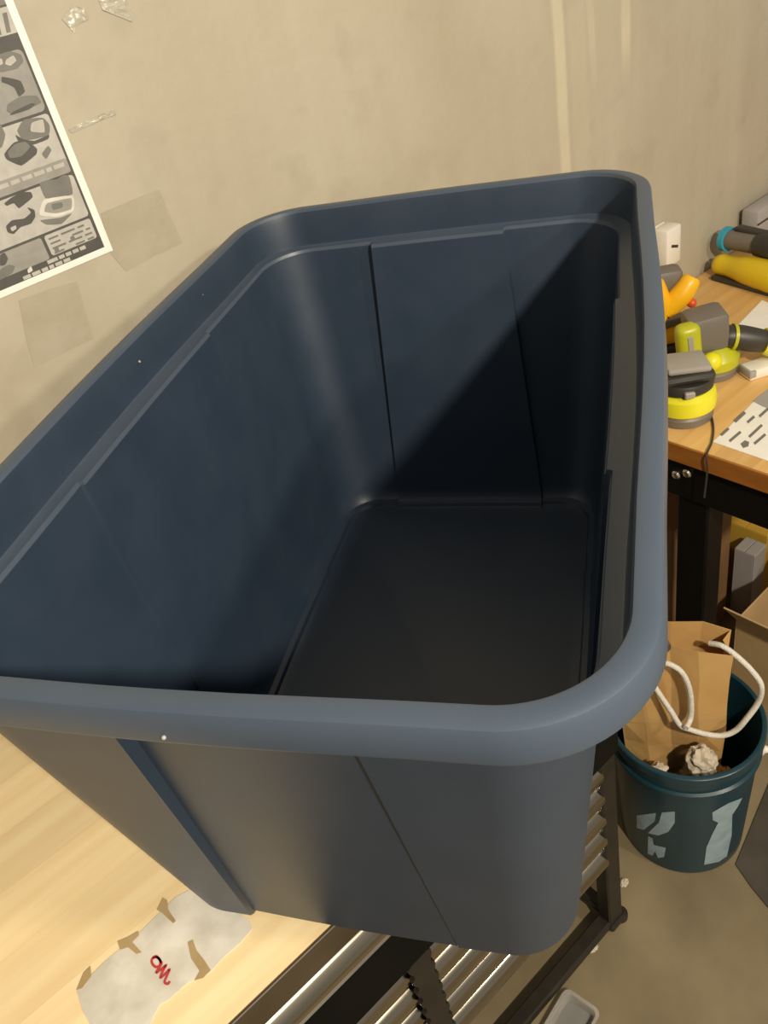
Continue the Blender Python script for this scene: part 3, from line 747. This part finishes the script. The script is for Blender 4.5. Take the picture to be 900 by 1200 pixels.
# ------------------------------------------------------------------ boxes under the right bench
def carton(name, label, lo, hi, m, rz=0.0, flaps=False, m2=None, ry=0.0, group=None):
    c = Vector(((lo[0] + hi[0]) / 2, (lo[1] + hi[1]) / 2, lo[2])); s = Vector(hi) - Vector(lo)
    t = thing(name, label, 'box', c, rz, group)
    if ry: t.rotation_euler = (0, ry, rz)
    th = 0.004; X, Y, Z = s.x / 2, s.y / 2, s.z
    for a_, b_ in (((-X, -Y, 0), (X, -Y + th, Z)), ((-X, Y - th, 0), (X, Y, Z)), ((-X, -Y + th, 0), (-X + th, Y - th, Z)), ((X - th, -Y + th, 0), (X, Y - th, Z))):
        bm = new_bm(); box(bm, a_, b_, 0.001, 1); link('side_panel', bm, m, t)
    bm = new_bm(); box(bm, (-X + th, -Y + th, 0), (X - th, Y - th, th)); link('bottom_panel', bm, m, t)
    if not flaps:
        for s_ in (-1, 1):
            bm = new_bm(); box(bm, (-X, min(0, s_ * Y) + 0.0007, Z), (X, max(0, s_ * Y) - 0.0007, Z + th), 0.001, 1); link('top_flap', bm, m2 or m, t)
    else:
        for s_, an in ((-1, 2.2), (1, 2.5)):
            bm = new_bm(); box(bm, (0, -Y + 0.005, -th / 2), (s.x * 0.55, Y - 0.005, th / 2), 0.001, 1)
            o = link('top_flap', bm, m2 or m, t); o.location = (s_ * (X - th / 2), 0, Z); o.rotation_euler = (0, -(math.pi - an) if s_ < 0 else -(math.pi - an), 0) if s_ > 0 else (0, math.pi + (math.pi - an), 0)
    return t
carton('cardboard_box', 'low open cardboard box on floor under the orange-brown bench', (0.93, -0.20, 0.0), (1.15, 0.105, 0.26), 'card_pale', 0.0, True)
carton('cardboard_box', 'tall dark brown cardboard box on floor behind the thick black bench leg', (0.90, 0.25, 0.0), (1.15, 0.42, 0.47), 'card_dark', 0.0)
carton('cardboard_box', 'closed tan cardboard box on floor behind the low open box', (1.32, -0.22, 0.0), (1.62, 0.17, 0.36), 'card', 0.0)
carton('carton', 'yellow carton on floor between the dark brown and tan boxes', (1.24, 0.20, 0.0), (1.48, 0.32, 0.25), 'card_yellow', 0.0)
carton('carton', 'narrow pale grey carton on floor beside the yellow carton', (1.165, 0.19, 0.0), (1.22, 0.245, 0.24), 'pale_grey', 0.0)

# ------------------------------------------------------------------ clutter on the floor
mp_ = [onz(q_, 0.0) for q_ in ((862, 1014), (880, 1040), (899, 1063), (975, 1150), (1020, 960), (915, 885), (888, 950))]
mc_ = sum(mp_, Vector()) / len(mp_)
bm = new_bm(); slab(bm, [p_ - mc_ for p_ in mp_], (0, 0, 1), 0.004)
o = link('floor_sheet', bm, 'sheet_dark'); o.location = mc_  # thin dark slab flat on the floor
tag(o, 'thin dark sheet lying on brown floor beside the teal bucket', 'mat')
a = onz((668, 1205), 0.0)
lid = thing('plastic_tray', 'clear plastic tray lying on brown floor below the bench rail', 'tray', (a.x, a.y, 0), 0.15)
lid.scale = (0.62, 0.62, 0.62)
def rrect(x, y, r, z):
    out = []
    for cx, cy, a0 in ((x - r, -y + r, -90), (x - r, y - r, 0), (-x + r, y - r, 90), (-x + r, -y + r, 180)):
        for k in range(5): th = math.radians(a0 + 22.5 * k); out.append(Vector((cx + r * math.cos(th), cy + r * math.sin(th), z)))
    return out
bm = new_bm(); loft(bm, [rrect(0.07, 0.045, 0.015, 0.0), rrect(0.078, 0.053, 0.02, 0.03), rrect(0.086, 0.061, 0.022, 0.031), rrect(0.086, 0.061, 0.022, 0.033), rrect(0.076, 0.051, 0.019, 0.032), rrect(0.068, 0.043, 0.014, 0.002)]); link('tray_body', bm, 'film', lid, True)
for q_, lbl in (((695, 1110), 'small white speck on floor just outside the black bench rail'), ((731, 1034), 'small white speck on floor between teal bucket and bench foot')):
    o = crumple('white_speck', onz(q_, 0.006) , 0.0075, 'tissue', lbl, 1.3, 0.7, cat='paper', amp=0.5, seed=q_[0])  # tiny pale lumps on the floor
